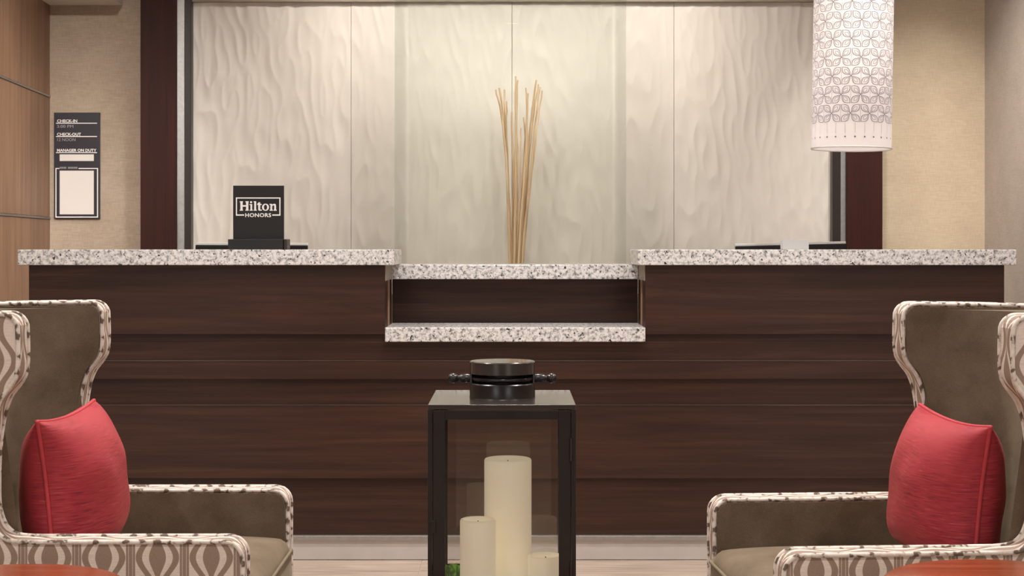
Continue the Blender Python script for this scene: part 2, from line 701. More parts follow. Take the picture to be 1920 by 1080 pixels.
# lobby shell around and behind the camera
for nm, d, mt in (('wall_left_return', (-LX, XL + 0.01, ALC - 0.06, ALC + 0.06, 0, CEIL), 'wall_l'),
                  ('wall_right_return', (XR, LX, ALC - 0.06, ALC + 0.06, 0, CEIL), 'wall_g'),
                  ('wall_left_lobby', (-LX - 0.1, -LX, -3.5, ALC, 0, CEIL), 'wall_l'),
                  ('wall_right_lobby', (LX, LX + 0.1, -3.5, ALC, 0, CEIL), 'wall_g')):
    bm = bmesh.new()
    bx(bm, *d)
    struct(nm, bm, M[mt])
bm = bmesh.new()
ex = [-LX] + [v for c in WIN_X for v in (c - 1.0, c + 1.0)] + [LX]
for i in range(0, len(ex), 2):
    bx(bm, ex[i], ex[i + 1], -3.6, -3.5, 0, CEIL)
for c in WIN_X:
    bx(bm, c - 1.0, c + 1.0, -3.6, -3.5, 0, 0.5)
    bx(bm, c - 1.0, c + 1.0, -3.6, -3.5, 2.6, CEIL)
struct('wall_front', bm, M['wall_g'])
for i, c in enumerate(WIN_X):  # unseen windows added to carry the front fill
    wn = thing('added_window_%d' % (i + 1), None, None, (c, -3.55, 0))
    wn['kind'] = 'structure'
    bm = bmesh.new()
    bx(bm, -1.0, -0.94, -0.03, 0.03, 0.5, 2.6)
    bx(bm, 0.94, 1.0, -0.03, 0.03, 0.5, 2.6)
    bx(bm, -0.94, 0.94, -0.03, 0.03, 0.5, 0.56)
    bx(bm, -0.94, 0.94, -0.03, 0.03, 2.54, 2.6)
    bx(bm, -0.02, 0.02, -0.03, 0.03, 0.56, 2.54)
    obj('added_window_frame', bm, M['white'], wn)
    for s in (-1, 1):
        a, b_ = sorted((s * 0.02, s * 0.94))
        box_obj('pane', (a, b_, -0.004, 0.004, 0.56, 2.54), M['winglass'], wn, 0)

# dropped soffit over the left side passage
bm = bmesh.new()
bx(bm, XL - 0.02, px(230, 10, BACK).x, 7.62, BACK, px(0, 10, BACK).z, CEIL)
struct('trim_1', bm, [M['ceil']])

# feature wall: posts, metal reveals, textured panels
for n, (a, b_) in enumerate(((263, 330), (1588, 1655))):
    d = 7.76
    bm = bmesh.new()
    bx(bm, px(a, 0, d).x, px(b_, 0, d).x, d, BACK, 0, CEIL)
    struct('trim_%d' % (n + 2), bm, M['post'], bevel=0.004)
for n, (a, b_) in enumerate(((330, 346), (1576, 1588))):
    d = 7.79
    bm = bmesh.new()
    bx(bm, px(a, 0, d).x, px(b_, 0, d).x, d, BACK, 0, CEIL)
    struct('trim_%d' % (n + 4), bm, M['steel'], bevel=0.003)
for n, (a, b_) in enumerate(((346, 358), (1561, 1577))):
    d = 7.80
    bm = bmesh.new()
    bx(bm, px(a, 0, d).x, px(b_, 0, d).x, d, BACK, 0, CEIL)
    struct('trim_%d' % (n + 6), bm, M['bronze'], bevel=0.003)
bm = bmesh.new()
bx(bm, px(357, 0, 7.83).x, px(1562, 0, 7.83).x, 7.83, BACK, px(0, 3, 7.83).z, CEIL)
struct('trim_8', bm, M['header'])


def ripple(x, z, amp):
    """elongated carved scallops, leaning a little"""
    p = Vector((x * 19.0 + 0.35 * math.sin(z * 3.1 + x * 1.3), z * 5.2 + x * 1.5, 3.1))
    n1 = noise.noise(p)
    p2 = Vector((x * 30.0, z * 11.0 - x * 2.0, 9.7))
    n2 = noise.noise(p2)
    r = 1.0 - (abs(n1) ** 0.85) * 1.7
    return amp * (r * 0.75 + n2 * 0.25)


art = thing('carved_wall_art', 'cream carved ripple plaster panel wall behind the reception desk', 'wall art', (0, 7.86, 0))
ed = [358, 658, 960, 1264, 1561]
AD = 7.85
for i in range(4):
    xa, xb = px(ed[i], 0, AD).x + 0.001, px(ed[i + 1], 0, AD).x - 0.001
    nx, nz = 150, 190
    z0, z1 = 0.9, px(0, 3, 7.84).z
    bm = bmesh.new()
    g = []
    for iz in range(nz + 1):
        z = z0 + (z1 - z0) * iz / nz
        r_ = []
        for ix in range(nx + 1):
            x = xa + (xb - xa) * ix / nx
            r_.append(bm.verts.new((x, -ripple(x, z, 0.0066), z)))
        g.append(r_)
    for iz in range(nz):
        for ix in range(nx):
            bm.faces.new((g[iz][ix], g[iz][ix + 1], g[iz + 1][ix + 1], g[iz + 1][ix]))
    bm2 = [v for v in bm.verts]
    # closed back and rim
    ring = g[0] + [g[k][-1] for k in range(1, nz + 1)] + list(reversed(g[-1][:-1])) + [g[k][0] for k in range(nz - 1, 0, -1)]
    back = [bm.verts.new((v.co.x, 0.03, v.co.z)) for v in ring]
    L = len(ring)
    for k in range(L):
        bm.faces.new((ring[k], back[k], back[(k + 1) % L], ring[(k + 1) % L]))
    bm.faces.new(back)
    obj('carved_panel', bm, M['plaster'], art, auto=50)

# wall below the carved panels, seen only from other places
bm = bmesh.new()
bx(bm, px(358, 0, AD).x, px(1561, 0, AD).x, 7.84, BACK, 0, 0.9)
struct('trim_9', bm, M['header'])

# ------------------------------------------------------------------ unseen downlights
DL = None
for (x, y, p, *aim) in DOWN + WASH:
    o = thing('unseen_downlight', 'unseen round recessed ceiling downlight with white trim ring', 'ceiling light', (x, y, CEIL), 0, 'recessed ceiling downlights')
    if DL is None:
        bm = bmesh.new()
        lathe(bm, [(0.062, -0.002), (0.085, -0.002), (0.085, -0.010), (0.062, -0.014), (0.062, -0.002)], 28, cap=False)
        a = obj('trim_ring', bm, M['white'], o, auto=40)
        bm = bmesh.new()
        lathe(bm, [(0.062, -0.004), (0.062, -0.001)], 28)
        b_ = obj('lens', bm, M['lamp'], o)
        DL = (a.data, b_.data)
    else:
        for nm, me in zip(('trim_ring', 'lens'), DL):
            c = bpy.data.objects.new(nm, me)
            COL.objects.link(c)
            c.parent = o
    rot, spr = (0, 0, 0), 130
    if aim:
        dv = Vector(aim[0]) - Vector((x, y, CEIL))
        rot, spr = dv.to_track_quat('-Z', 'Y').to_euler(), aim[1]
    area_light('unseen_downlight_beam', (0, 0, -0.02), rot, 0.12, p, WARM if aim else NEUT, parent=o, spread=math.radians(spr))

# ------------------------------------------------------------------ reception desk
BODY_L, BODY_R = px(57, 0, 5.79).x, px(1880, 0, 5.79).x
NI_L, NI_R = px(722, 0, 5.772).x, px(1210, 0, 5.772).x


def dz(yp, d=5.772):
    return px(0, yp, d).z


Z = [0.0, dz(1013), dz(1004), dz(897), dz(760), dz(711), dz(677), dz(627)]
C_TOP = 1.1204
C_BOT = 1.0645
desk = thing('reception_desk', 'long dark walnut reception desk with stepped horizontal front panels', 'reception desk', (0, 5.79, 0))


def dbox(name, x0, x1, y0, y1, z0, z1, mat, bev=0.0015):
    return box_obj(name, (x0, x1, y0 - 5.79, y1 - 5.79, z0, z1), M[mat] if isinstance(mat, str) else mat, desk, bev)


bm = bmesh.new()
bx(bm, BODY_L + 0.002, NI_L, 0.014, 0.31, Z[1], C_BOT)
bx(bm, NI_R, BODY_R - 0.002, 0.014, 0.31, Z[1], C_BOT)
bx(bm, NI_L, NI_R, 0.014, 0.31, Z[1], 0.787)
bx(bm, NI_L, NI_R, 0.345, 0.40, Z[1], 1.008)
bx(bm, BODY_L + 0.002, BODY_L + 0.04, 0.31, 0.85, 0, 0.74)
bx(bm, BODY_R - 0.04, BODY_R - 0.002, 0.31, 0.85, 0, 0.74)
obj('body', bm, M['desk'], desk)
dbox('niche_back_panel', NI_L, NI_R, 6.118, 6.135, 0.84, 1.008, 'desk')
dbox('work_surface', BODY_L + 0.002, NI_L, 6.10, 6.62, 0.74, 0.77, 'header')
dbox('work_surface', NI_R, BODY_R - 0.002, 6.10, 6.62, 0.74, 0.77, 'header')
dbox('work_surface', NI_L, NI_R, 6.19, 6.62, 0.74, 0.77, 'header')
dbox('plinth', BODY_L + 0.004, BODY_R - 0.004, 5.782, 6.05, 0, Z[1], 'marble')
dbox('metal_strip', BODY_L - 0.001, BODY_R + 0.001, 5.768, 5.80, Z[1], Z[2], 'steel')
dbox('front_panel', BODY_L, BODY_R, 5.789, 5.803, Z[2], Z[3], 'desk')
dbox('front_panel', BODY_L, BODY_R, 5.771, 5.803, Z[3], Z[4], 'desk')
dbox('front_panel', BODY_L, BODY_R, 5.789, 5.803, Z[4], Z[5], 'desk')
dbox('front_panel', BODY_L, BODY_R, 5.771, 5.803, Z[5], Z[6], 'desk')
dbox('front_panel', BODY_L, BODY_R, 5.789, 5.803, Z[6], 0.787, 'desk')
dbox('front_panel', BODY_L, NI_L, 5.789, 5.803, 0.787, Z[7], 'desk')
dbox('front_panel', NI_R, BODY_R, 5.789, 5.803, 0.787, Z[7], 'desk')
dbox('front_panel', BODY_L, NI_L, 5.771, 5.803, Z[7], C_BOT, 'desk')
dbox('front_panel', NI_R, BODY_R, 5.771, 5.803, Z[7], C_BOT, 'desk')
for zt_ in (Z[4], Z[6]):
    dbox('edge_highlight_strip', BODY_L, BODY_R, 5.7695, 5.789, zt_, zt_ + 0.0016, 'edge', 0)  # thin metal edge, partly standing in for the highlight on the panel steps
dbox('niche_side_plate', NI_L, NI_L + 0.004, 5.775, 6.028, 1.008, C_BOT - 0.0005, 'header', 0)
dbox('niche_side_plate', NI_R - 0.004, NI_R, 5.775, 6.028, 1.008, C_BOT - 0.0005, 'header', 0)
dbox('niche_edge_trim', NI_L, NI_L + 0.005, 5.90, 5.925, 0.84, 1.008, 'panel', 0)
dbox('niche_edge_trim', NI_R - 0.005, NI_R, 5.90, 5.925, 0.84, 1.008, 'panel', 0)


def slab(label, x0, x1, y0, y1, z0, z1):
    bm = bmesh.new()
    bx(bm, x0, x1, y0 - y1, 0, z0 - z1, 0)
    o = obj('granite_counter', bm, M['granite'], bevel=0.003)
    o.location = (0, y1, z1)
    return tag(o, label, 'counter')


slab('high granite counter slab under the black upright sign', px(33, 0, 5.745).x, px(739, 0, 5.745).x, 5.745, 6.13, C_BOT, C_TOP)
slab('high granite counter slab below the hanging drum lamp', px(1196, 0, 5.745).x, px(1906, 0, 5.745).x, 5.745, 6.13, C_BOT, C_TOP)
slab('short set-back granite counter slab between the two high ones', px(733, 0, 6.03).x, px(1197, 0, 6.03).x, 6.03, 6.40, 1.0085, 1.0635)
slab('low granite ledge jutting from the niche in the desk front', NI_L + 0.0005, NI_R - 0.0005, 5.76, 6.116, dz(641, 5.76), dz(614, 5.76))

# ------------------------------------------------------------------ text helper
def text_mesh(body, height, bold=0.0, spacing=1.0):
    cu = bpy.data.curves.new('t', 'FONT')
    cu.body = body
    cu.size = 1.0
    cu.offset = bold
    cu.space_character = spacing
    cu.resolution_u = 3
    o = bpy.data.objects.new('t', cu)
    COL.objects.link(o)
    bpy.context.view_layer.update()
    me = bpy.data.meshes.new_from_object(o.evaluated_get(bpy.context.evaluated_depsgraph_get()))
    bpy.data.objects.remove(o)
    xs = [v.co.x for v in me.vertices]
    ys = [v.co.y for v in me.vertices]
    return me, min(xs), max(xs), min(ys), max(ys)


def put_text(bm, body, x0, x1, z0, z1, ypos, bold=0.0, spacing=1.0):
    """fit the words into the rectangle, facing -y"""
    me, a, b_, c, d = text_mesh(body, 1, bold, spacing)
    t = bmesh.new()
    t.from_mesh(me)
    for v in t.verts:
        u, h = v.co.x, v.co.y
        v.co = Vector((x0 + (u - a) / (b_ - a) * (x1 - x0), ypos, z0 + (h - c) / (d - c) * (z1 - z0)))
    m2 = bpy.data.meshes.new('tmp')
    t.to_mesh(m2)
    t.free()
    bm.from_mesh(m2)
    bpy.data.meshes.remove(m2)
    bpy.data.meshes.remove(me)


# ------------------------------------------------------------------ black counter sign
SD = 5.90
base = px(485, 468, SD)
sg = thing('counter_sign', 'black upright sign with white framed logo lettering on the granite counter', 'sign', (base.x, SD, C_TOP))


def sl(x, y):          # pixel on the sign plane to local x, z
    p = px(x, y, SD)
    return p.x - base.x, p.z - C_TOP


x0, z1 = sl(437, 348)
x1, z0 = sl(532, 447)
box_obj('sign_plate', (x0, x1, 0.0, 0.012, z0 - 0.004, z1), M['black'], sg, 0.001)
x0, z1 = sl(430, 448.5)
x1, _ = sl(533, 468)
box_obj('base', (x0, x1, -0.03, 0.06, 0.0, z1), M['black'], sg, 0.002)
x0, _ = sl(534, 0)
x1, _ = sl(540, 0)
box_obj('base_end', (x0, x1, -0.028, 0.058, 0.0, z1), M['bronze'], sg, 0.002)
bm = bmesh.new()
K = 1920 / 110.0


def lp(u, v):
    return sl(430 + u / K, 365 + v / K)


def rect(u0, v0, u1, v1):
    a = lp(u0, v0)
    b_ = lp(u1, v1)
    vs = [bm.verts.new((x, -0.0008, z)) for x, z in ((a[0], a[1]), (b_[0], a[1]), (b_[0], b_[1]), (a[0], b_[1]))]
    bm.faces.new(vs)


def ring(cx, cy, rx, ry, ix, iy, n=28):
    o_, i_ = [], []
    for k in range(n):
        t = 2 * PI * k / n
        x, z = lp(cx + rx * math.cos(t), cy + ry * math.sin(t))
        o_.append(bm.verts.new((x, -0.0008, z)))
        if ix:
            x, z = lp(cx + ix * math.cos(t), cy + iy * math.sin(t))
            i_.append(bm.verts.new((x, -0.0008, z)))
    if not ix:
        bm.faces.new(o_)
        return
    for k in range(n):
        j = (k + 1) % n
        bm.faces.new((o_[k], o_[j], i_[j], i_[k]))


def poly(pts):
    bm.faces.new([bm.verts.new((lp(*p)[0], -0.0008, lp(*p)[1])) for p in pts])


for r_ in ((215, 90, 1675, 128), (215, 128, 252, 645), (1637, 128, 1675, 645), (215, 645, 485, 688), (1405, 645, 1675, 688),
           (362, 250, 438, 490), (548, 250, 624, 490), (438, 343, 548, 393), (342, 215, 448, 250), (342, 490, 448, 525), (528, 215, 634, 250), (528, 490, 634, 525),
           (692, 340, 750, 492), (665, 308, 750, 340), (668, 492, 768, 525),
           (815, 248, 880, 492), (798, 215, 880, 248), (798, 492, 898, 525),
           (945, 338, 1012, 480), (912, 303, 1058, 338),
           (1345, 333, 1405, 492), (1318, 300, 1405, 333), (1320, 492, 1425, 525), (1470, 385, 1530, 492), (1448, 492, 1550, 525)):
    rect(*r_)
poly([(912, 303), (960, 250), (1012, 250), (1012, 303)])
poly([(945, 480), (1012, 480), (1025, 492), (1068, 488), (1068, 515), (1010, 527), (965, 520), (948, 500)])
poly([(1405, 345), (1425, 312), (1465, 296), (1505, 302), (1526, 330), (1530, 385), (1470, 385), (1462, 352), (1440, 345), (1405, 375)])
ring(713, 245, 36, 34, 0, 0)
ring(1185, 412, 115, 118, 52, 86)
a = lp(520, 735)
b_ = lp(1370, 605)
put_text(bm, 'HONORS', a[0], b_[0], a[1], b_[1], -0.0008, 0.028, 1.08)
obj('logo_lettering', bm, M['white'], sg)

# ------------------------------------------------------------------ wall notice
ND = 7.885
nb = px(144, 410, ND)
nt_ = thing('wall_notice', 'tall dark check-in notice board with white inserts on tan wall', 'sign', (nb.x, BACK, nb.z))


def nl(x, y):
    p = px(x, y, ND)
    return p.x - nb.x, p.z - nb.z


YN = ND - BACK
x0, z1 = nl(101, 211)
x1, z0 = nl(187, 410)
box_obj('board', (x0, x1, YN, 0.0, z0, z1), M['sign'], nt_, 0.0015)
for (u0, v0, u1, v1) in ((112, 289.5, 176, 302), (112, 320, 176, 402)):
    a = nl(u0, v1)
    b_ = nl(u1, v0)
    box_obj('insert', (a[0], b_[0], YN - 0.002, YN, a[1], b_[1]), M['paper'], nt_, 0.0008)
bm = bmesh.new()
YT = YN - 0.0009


def nrect(u0, v0, u1, v1):
    a = nl(u0, v1)
    b_ = nl(u1, v0)
    bm.faces.new([bm.verts.new((x, YT, z)) for x, z in ((a[0], a[1]), (b_[0], a[1]), (b_[0], b_[1]), (a[0], b_[1]))])


def ntext(s, u0, v0, u1, v1, bold):
    a = nl(u0, v1)
    b_ = nl(u1, v0)
    put_text(bm, s, a[0], b_[0], a[1], b_[1], YT, bold)


def nline(name, mat, *calls):
    global bm
    bm = bmesh.new()
    for fn, *a_ in calls:
        fn(*a_)
    return obj(name, bm, M[mat], nt_)


bm.free()
nline('lettering', 'white', (ntext, 'CHECK-IN', 107, 224, 145, 229.6, 0.03))
nline('rule', 'white', (nrect, 105, 230.2, 182, 231.9))
nline('lettering', 'grey_print', (ntext, '3:00 PM', 107, 234.2, 137.5, 239.6, 0.0))
nline('lettering', 'white', (ntext, 'CHECK-OUT', 107, 249, 152, 254.6, 0.03))
nline('rule', 'white', (nrect, 105, 255.2, 182, 256.9))
nline('lettering', 'grey_print', (ntext, '12 NOON', 107.5, 259, 141.5, 264.6, 0.0))
nline('lettering', 'white', (ntext, 'MANAGER ON DUTY', 107, 279, 181, 284.6, 0.03))
nline('rule', 'white', (nrect, 105, 285.4, 182, 287))
nline('border', 'white', (nrect, 104, 315, 111.4, 316.8), (nrect, 147.5, 315, 184, 316.8), (nrect, 104, 316.8, 106, 408),
      (nrect, 182, 316.8, 184, 408), (nrect, 106, 406, 182, 408))
ticks = nline('small_lettering', 'grey_print', *[(nrect, 112.2 + 2.6 * k, 312.9, 113.9 + 2.6 * k, 316.3) for k in range(13) if k != 5])   # too small to read
ticks['kind'] = 'stuff'

# ------------------------------------------------------------------ monitors behind the counter, card holder
def monitor(label, xa, xb, ztop, roll, d=6.30):
    cx = 0.5 * (px(xa, 0, d).x + px(xb, 0, d).x)
    wd = px(xb, 0, d).x - px(xa, 0, d).x
    t = thing('computer_monitor', label, 'monitor', (cx, d, 0.77))
    zt = ztop - 0.77
    hh = 0.29
    rm = Matrix.Rotation(roll, 4, 'Y')

    def turned(bm):
        c = Vector((0, 0, zt - hh / 2))
        for v in bm.verts:
            v.co = rm @ (v.co - c) + c
    bm = bmesh.new()
    bx(bm, -wd / 2, wd / 2, 0.0, 0.022, zt - hh, zt)
    turned(bm)
    obj('back_shell', bm, M['black'], t, bevel=0.003)
    bm = bmesh.new()
    bx(bm, -wd / 2, wd / 2, 0.022, 0.034, zt - hh, zt + 0.009)
    turned(bm)
    obj('bezel', bm, M['silver'], t, bevel=0.002)
    bm = bmesh.new()
    bx(bm, -wd / 2 + 0.014, wd / 2 - 0.014, 0.034, 0.036, zt - hh + 0.02, zt - 0.008)
    turned(bm)
    obj('screen', bm, M['black'], t)
    box_obj('stand', (-0.03, 0.03, -0.02, 0.0, 0.012, zt - hh / 2), M['black'], t, 0.002)
    box_obj('foot', (-0.11, 0.11, -0.09, 0.09, 0.0, 0.012), M['black'], t, 0.003)


monitor('black computer monitor rising behind the upright black sign', 366, 576, 1.1375, math.radians(0.2))
monitor('slightly tilted black computer monitor behind the small card holder', 1381, 1590, 1.1385, math.radians(-1.3))
p = px(1492, 468, 5.86)
ch = thing('card_holder', 'small frosted card holder on the granite counter', 'card holder', (p.x, 5.86, C_TOP))
box_obj('front_plate', (-0.048, 0.048, 0.0, 0.004, 0.0, 0.037), M['frost'], ch, 0.001)
box_obj('tray', (-0.048, 0.048, 0.004, 0.045, 0.0, 0.004), M['frost'], ch, 0.001)
box_obj('back_plate', (-0.048, 0.048, 0.045, 0.049, 0.0, 0.034), M['frost'], ch, 0.001)

# ------------------------------------------------------------------ glass case with branches
GD = 7.10
gx0, gx1 = px(740, 0, GD).x, px(1174, 0, GD).x
case = thing('glass_display_case', 'tall greenish clear glass case in front of the carved wall', 'display case', (0, GD, 0))
gy = 7.82 - GD
box_obj('base_cabinet', (gx0, gx1, 0, gy, 0, 0.80), M['header'], case, 0.003)
box_obj('front_pane', (gx0, gx1, 0, 0.008, 0.80, CEIL - 0.002), M['caseglass'], case, 0)
box_obj('side_pane', (gx0, gx0 + 0.008, 0.008, gy, 0.80, CEIL - 0.002), M['caseglass'], case, 0)
box_obj('side_pane', (gx1 - 0.008, gx1, 0.008, gy, 0.80, CEIL - 0.002), M['caseglass'], case, 0)

BD = 7.58
vb = px(968, 500, BD)
bm = bmesh.new()
lathe(bm, [(0.0, 0.0), (0.07, 0.0), (0.076, 0.01), (0.080, 0.12), (0.074, 0.20), (0.068, 0.232), (0.066, 0.235), (0.063, 0.233), (0.068, 0.12), (0.066, 0.02), (0.0, 0.018)], 28, cap=False)
vase = obj('vase', bm, M['vase'], auto=40)
vase.location = (vb.x, BD, 0.80)
tag(vase, 'small pale ceramic vase holding the bundle of branches', 'vase')
# tip pixel, mid pixel of each branch
BR = [(930, 168, 946, 260), (936, 165, 947, 255), (946, 168, 949, 265), (950, 190, 951, 280), (967, 143, 967, 270), (971, 150, 968, 260),
      (966, 200, 970, 300), (982, 220, 984, 275), (986, 165, 988, 280), (990, 175, 986, 285), (1006, 150, 993, 255), (1009, 158, 995, 262),
      (1013, 163, 1000, 265), (1016, 170, 1000, 300), (1003, 200, 990, 290), (960, 210, 962, 330), (977, 240, 976, 330)]
BR.sort(key=lambda b: b[2] + 0.25 * b[0])
NB = len(BR)
for i, (tx, ty, mx_, my) in enumerate(BR):
    fx = (i - (NB - 1) / 2) / ((NB - 1) / 2)                     # place across the mouth
    fy = (((i * 7) % NB) - (NB - 1) / 2) / ((NB - 1) / 2)        # own layer in depth
    dd = BD + 0.10 * fy
    t = px(tx, ty, dd)
    m_ = px(mx_, my, BD + 0.075 * fy)
    b0 = Vector((vb.x + 0.026 * fx, BD + 0.044 * fy, 0.828))
    neck = Vector((vb.x + 0.029 * fx, BD + 0.047 * fy, 1.04))
    pts = []
    ctrl = [b0, neck, m_, t]
    for k in range(3):
        p0 = ctrl[max(k - 1, 0)]
        p1, p2 = ctrl[k], ctrl[k + 1]
        p3 = ctrl[min(k + 2, 3)]
        for q in range(6):
            s = q / 6
            v = 0.5 * ((2 * p1) + (p2 - p0) * s + (2 * p0 - 5 * p1 + 4 * p2 - p3) * s * s + (3 * p1 - p0 - 3 * p2 + p3) * s ** 3)
            v += Vector((random.uniform(-1, 1), random.uniform(-1, 1), 0)) * (0.0012 if k < 1 else 0.0022)
            pts.append(v)
    pts.append(t)
    r0 = random.uniform(0.0058, 0.0078)
    rad = [r0 * (1 - 0.45 * j / (len(pts) - 1)) for j in range(len(pts))]
    bm = bmesh.new()
    org = b0.copy()
    tube(bm, [v - org for v in pts], r0, 7, radii=rad)
    o = obj('dried_branch', bm, M['reed'], auto=50)
    o.location = org
    tag(o, 'thin pale dried branch standing in the vase', 'branch', 'branches in the vase')

# ------------------------------------------------------------------ pendant lamp
PD = 6.0
pb = px(1596, 279, PD)
R = 0.1475
H = 0.78
pend = thing('pendant_lamp', 'white drum pendant lamp printed with grey petal flowers', 'pendant lamp', (pb.x, PD, pb.z))
pend.rotation_euler = (0, math.radians(0.95), 0)
bm = bmesh.new()
uv = bm.loops.layers.uv.new('UVMap')
n = 72
for (ra, flip) in ((R, False), (R - 0.004, True)):
    rings = [[bm.verts.new((ra * math.cos(2 * PI * k / n - PI / 2), ra * math.sin(2 * PI * k / n - PI / 2), z)) for k in range(n)] for z in (0.0, H)]
    for k in range(n):
        j = (k + 1) % n
        f = bm.faces.new((rings[0][k], rings[0][j], rings[1][j], rings[1][k]))
        f.smooth = True
        u0, u1 = 2 * PI * R * k / n, 2 * PI * R * (k + 1) / n
        for l, q in zip(f.loops, ((u0, 0), (u1, 0), (u1, H), (u0, H))):
            l[uv].uv = q
    if not flip:
        outer = rings
    else:
        for s_ in (0, 1):
            for k in range(n):
                j = (k + 1) % n
                bm.faces.new((outer[s_][k], outer[s_][j], rings[s_][j], rings[s_][k]))
sh = obj('lamp_shade', bm, shade_mat(2 * PI * R), pend)
m_diff, nt2, b2 = new_mat('lamp_diffuser')
b2.inputs['Base Color'].default_value = (0.9, 0.86, 0.84, 1)
b2.inputs['Emission Color'].default_value = (1.0, 0.88, 0.82, 1)
b2.inputs['Emission Strength'].default_value = 0.55
bm = bmesh.new()
lathe(bm, [(R - 0.0045, 0.006), (R - 0.0045, 0.009)], 48)
obj('diffuser', bm, m_diff, pend)
bm = bmesh.new()
tube(bm, [(R * math.cos(2 * PI * k / 64), R * math.sin(2 * PI * k / 64), 0.0) for k in range(64)], 0.0035, 6, True)
obj('hem', bm, M['white'], pend)
bm = bmesh.new()
lathe(bm, [(0.012, H - 0.06), (0.012, H + 0.02), (0.004, H + 0.03), (0.004, CEIL - pb.z - 0.004)], 12)
obj('stem', bm, M['steel'], pend, auto=40)
bm = bmesh.new()
for k in range(3):
    a = 2 * PI * k / 3
    tube(bm, [(0, 0, H - 0.02), ((R - 0.004) * math.cos(a), (R - 0.004) * math.sin(a), H - 0.02)], 0.003, 6)
obj('spider', bm, M['steel'], pend)
for zz in (0.30, 0.55):
    pl = bpy.data.lights.new('pendant_bulb', 'POINT')
    pl.energy = 0.8
    pl.color = (1.0, 0.86, 0.76)
    pl.shadow_soft_size = 0.035
    po = bpy.data.objects.new('pendant_bulb', pl)
    po.location = (0, 0, zz)
    COL.objects.link(po)
    po.parent = pend


# ------------------------------------------------------------------ wing chairs
def catmull(ctrl, n=6):
    out = []
    for i in range(len(ctrl) - 1):
        p0 = ctrl[max(i - 1, 0)]
        p1, p2 = ctrl[i], ctrl[i + 1]
        p3 = ctrl[min(i + 2, len(ctrl) - 1)]
        for q in range(n):
            s = q / n
            out.append(0.5 * ((2 * p1) + (p2 - p0) * s + (2 * p0 - 5 * p1 + 4 * p2 - p3) * s * s + (3 * p1 - p0 - 3 * p2 + p3) * s ** 3))
    out.append(ctrl[-1])
    return out


HW = 0.345            # half width over the arms
TH = 0.062            # thickness of arm and wing
wing = [Vector(v) for v in ((-0.0080, 0.581), (-0.0400, 0.585), (-0.0610, 0.600), (-0.0730, 0.63), (-0.0765, 0.668), (-0.0745, 0.745), (-0.0660, 0.81),
                            (-0.0540, 0.846), (-0.0380, 0.868), (-0.0260, 0.888), (-0.0220, 0.915), (-0.0220, 0.955))]
edge = [Vector((0.395, 0.20)), Vector((0.395, 0.40)), Vector((0.395, 0.548))]
for k in range(1, 6):
    a = PI / 2 * k / 6
    edge.append(Vector((0.395 - 0.033 + 0.033 * math.cos(a), 0.548 + 0.033 * math.sin(a))))
edge += [Vector((0.362, 0.581)), Vector((0.25, 0.581)), Vector((0.12, 0.581))]
edge += catmull(wing, 4)
for k in range(1, 6):
    a = PI / 2 * k / 6
    edge.append(Vector((-0.052 + 0.03 * math.cos(a), 0.975 + 0.03 * math.sin(a))))
edge += [Vector((-0.052, 1.005)), Vector((-0.2, 1.003)), Vector((-0.375, 0.998))]
prof = edge + [Vector((-0.385, 0.985)), Vector((-0.335, 0.20))]


def inset_profile(p, d):
    out = []
    N = len(p)
    for i in range(N):
        a, b_, c = p[i - 1], p[i], p[(i + 1) % N]
        t = ((b_ - a).normalized() + (c - b_).normalized())
        if t.length < 1e-6:
            t = c - b_
        t.normalize()
        nrm = Vector((-t.y, t.x))
        out.append(b_ + nrm * d)
    return out


def side_panel(t, sgn, y_out, y_in):
    bm = bmesh.new()
    uv = bm.loops.layers.uv.new('UVMap')
    A = [bm.verts.new((p.x, y_out, p.y)) for p in prof]
    B = [bm.verts.new((p.x, y_in, p.y)) for p in prof]
    for ring_ in (A, B):
        f = bm.faces.new(ring_)
        for l in f.loops:
            l[uv].uv = (l.vert.co.x + 0.013, l.vert.co.z - 0.02)
    arc = 0.0
    N = len(prof)
    for i in range(N):
        j = (i + 1) % N
        ln = (prof[j] - prof[i]).length
        f = bm.faces.new((A[i], A[j], B[j], B[i]))
        for l, q in zip(f.loops, ((0.02, arc), (0.02, arc + ln), (0.02 + TH, arc + ln), (0.02 + TH, arc))):
            l[uv].uv = q
        arc += ln
    sp = obj('side_panel', bm, M['ogee'], t)
    for yy in (y_out, y_in):
        bm = bmesh.new()
        uv = bm.loops.layers.uv.new('UVMap')
        tube(bm, [(p.x, yy, p.y) for p in edge], 0.0046, 8, False, uv)
        obj('piping', bm, M['piping'], sp)
    # velvet lining on the inside
    pin = inset_profile(prof, 0.006)
    d = 0.006 if y_in < y_out else -0.006
    bm = bmesh.new()
    A = [bm.verts.new((p.x, y_in - d, p.y)) for p in pin]
    B = [bm.verts.new((p.x, y_in + d * 0.2, p.y)) for p in pin]
    bm.faces.new(A)
    bm.faces.new(B)
    for i in range(N):
        j = (i + 1) % N
        bm.faces.new((A[i], A[j], B[j], B[i]))
    obj('velvet_lining', bm, M['velvet'], sp)


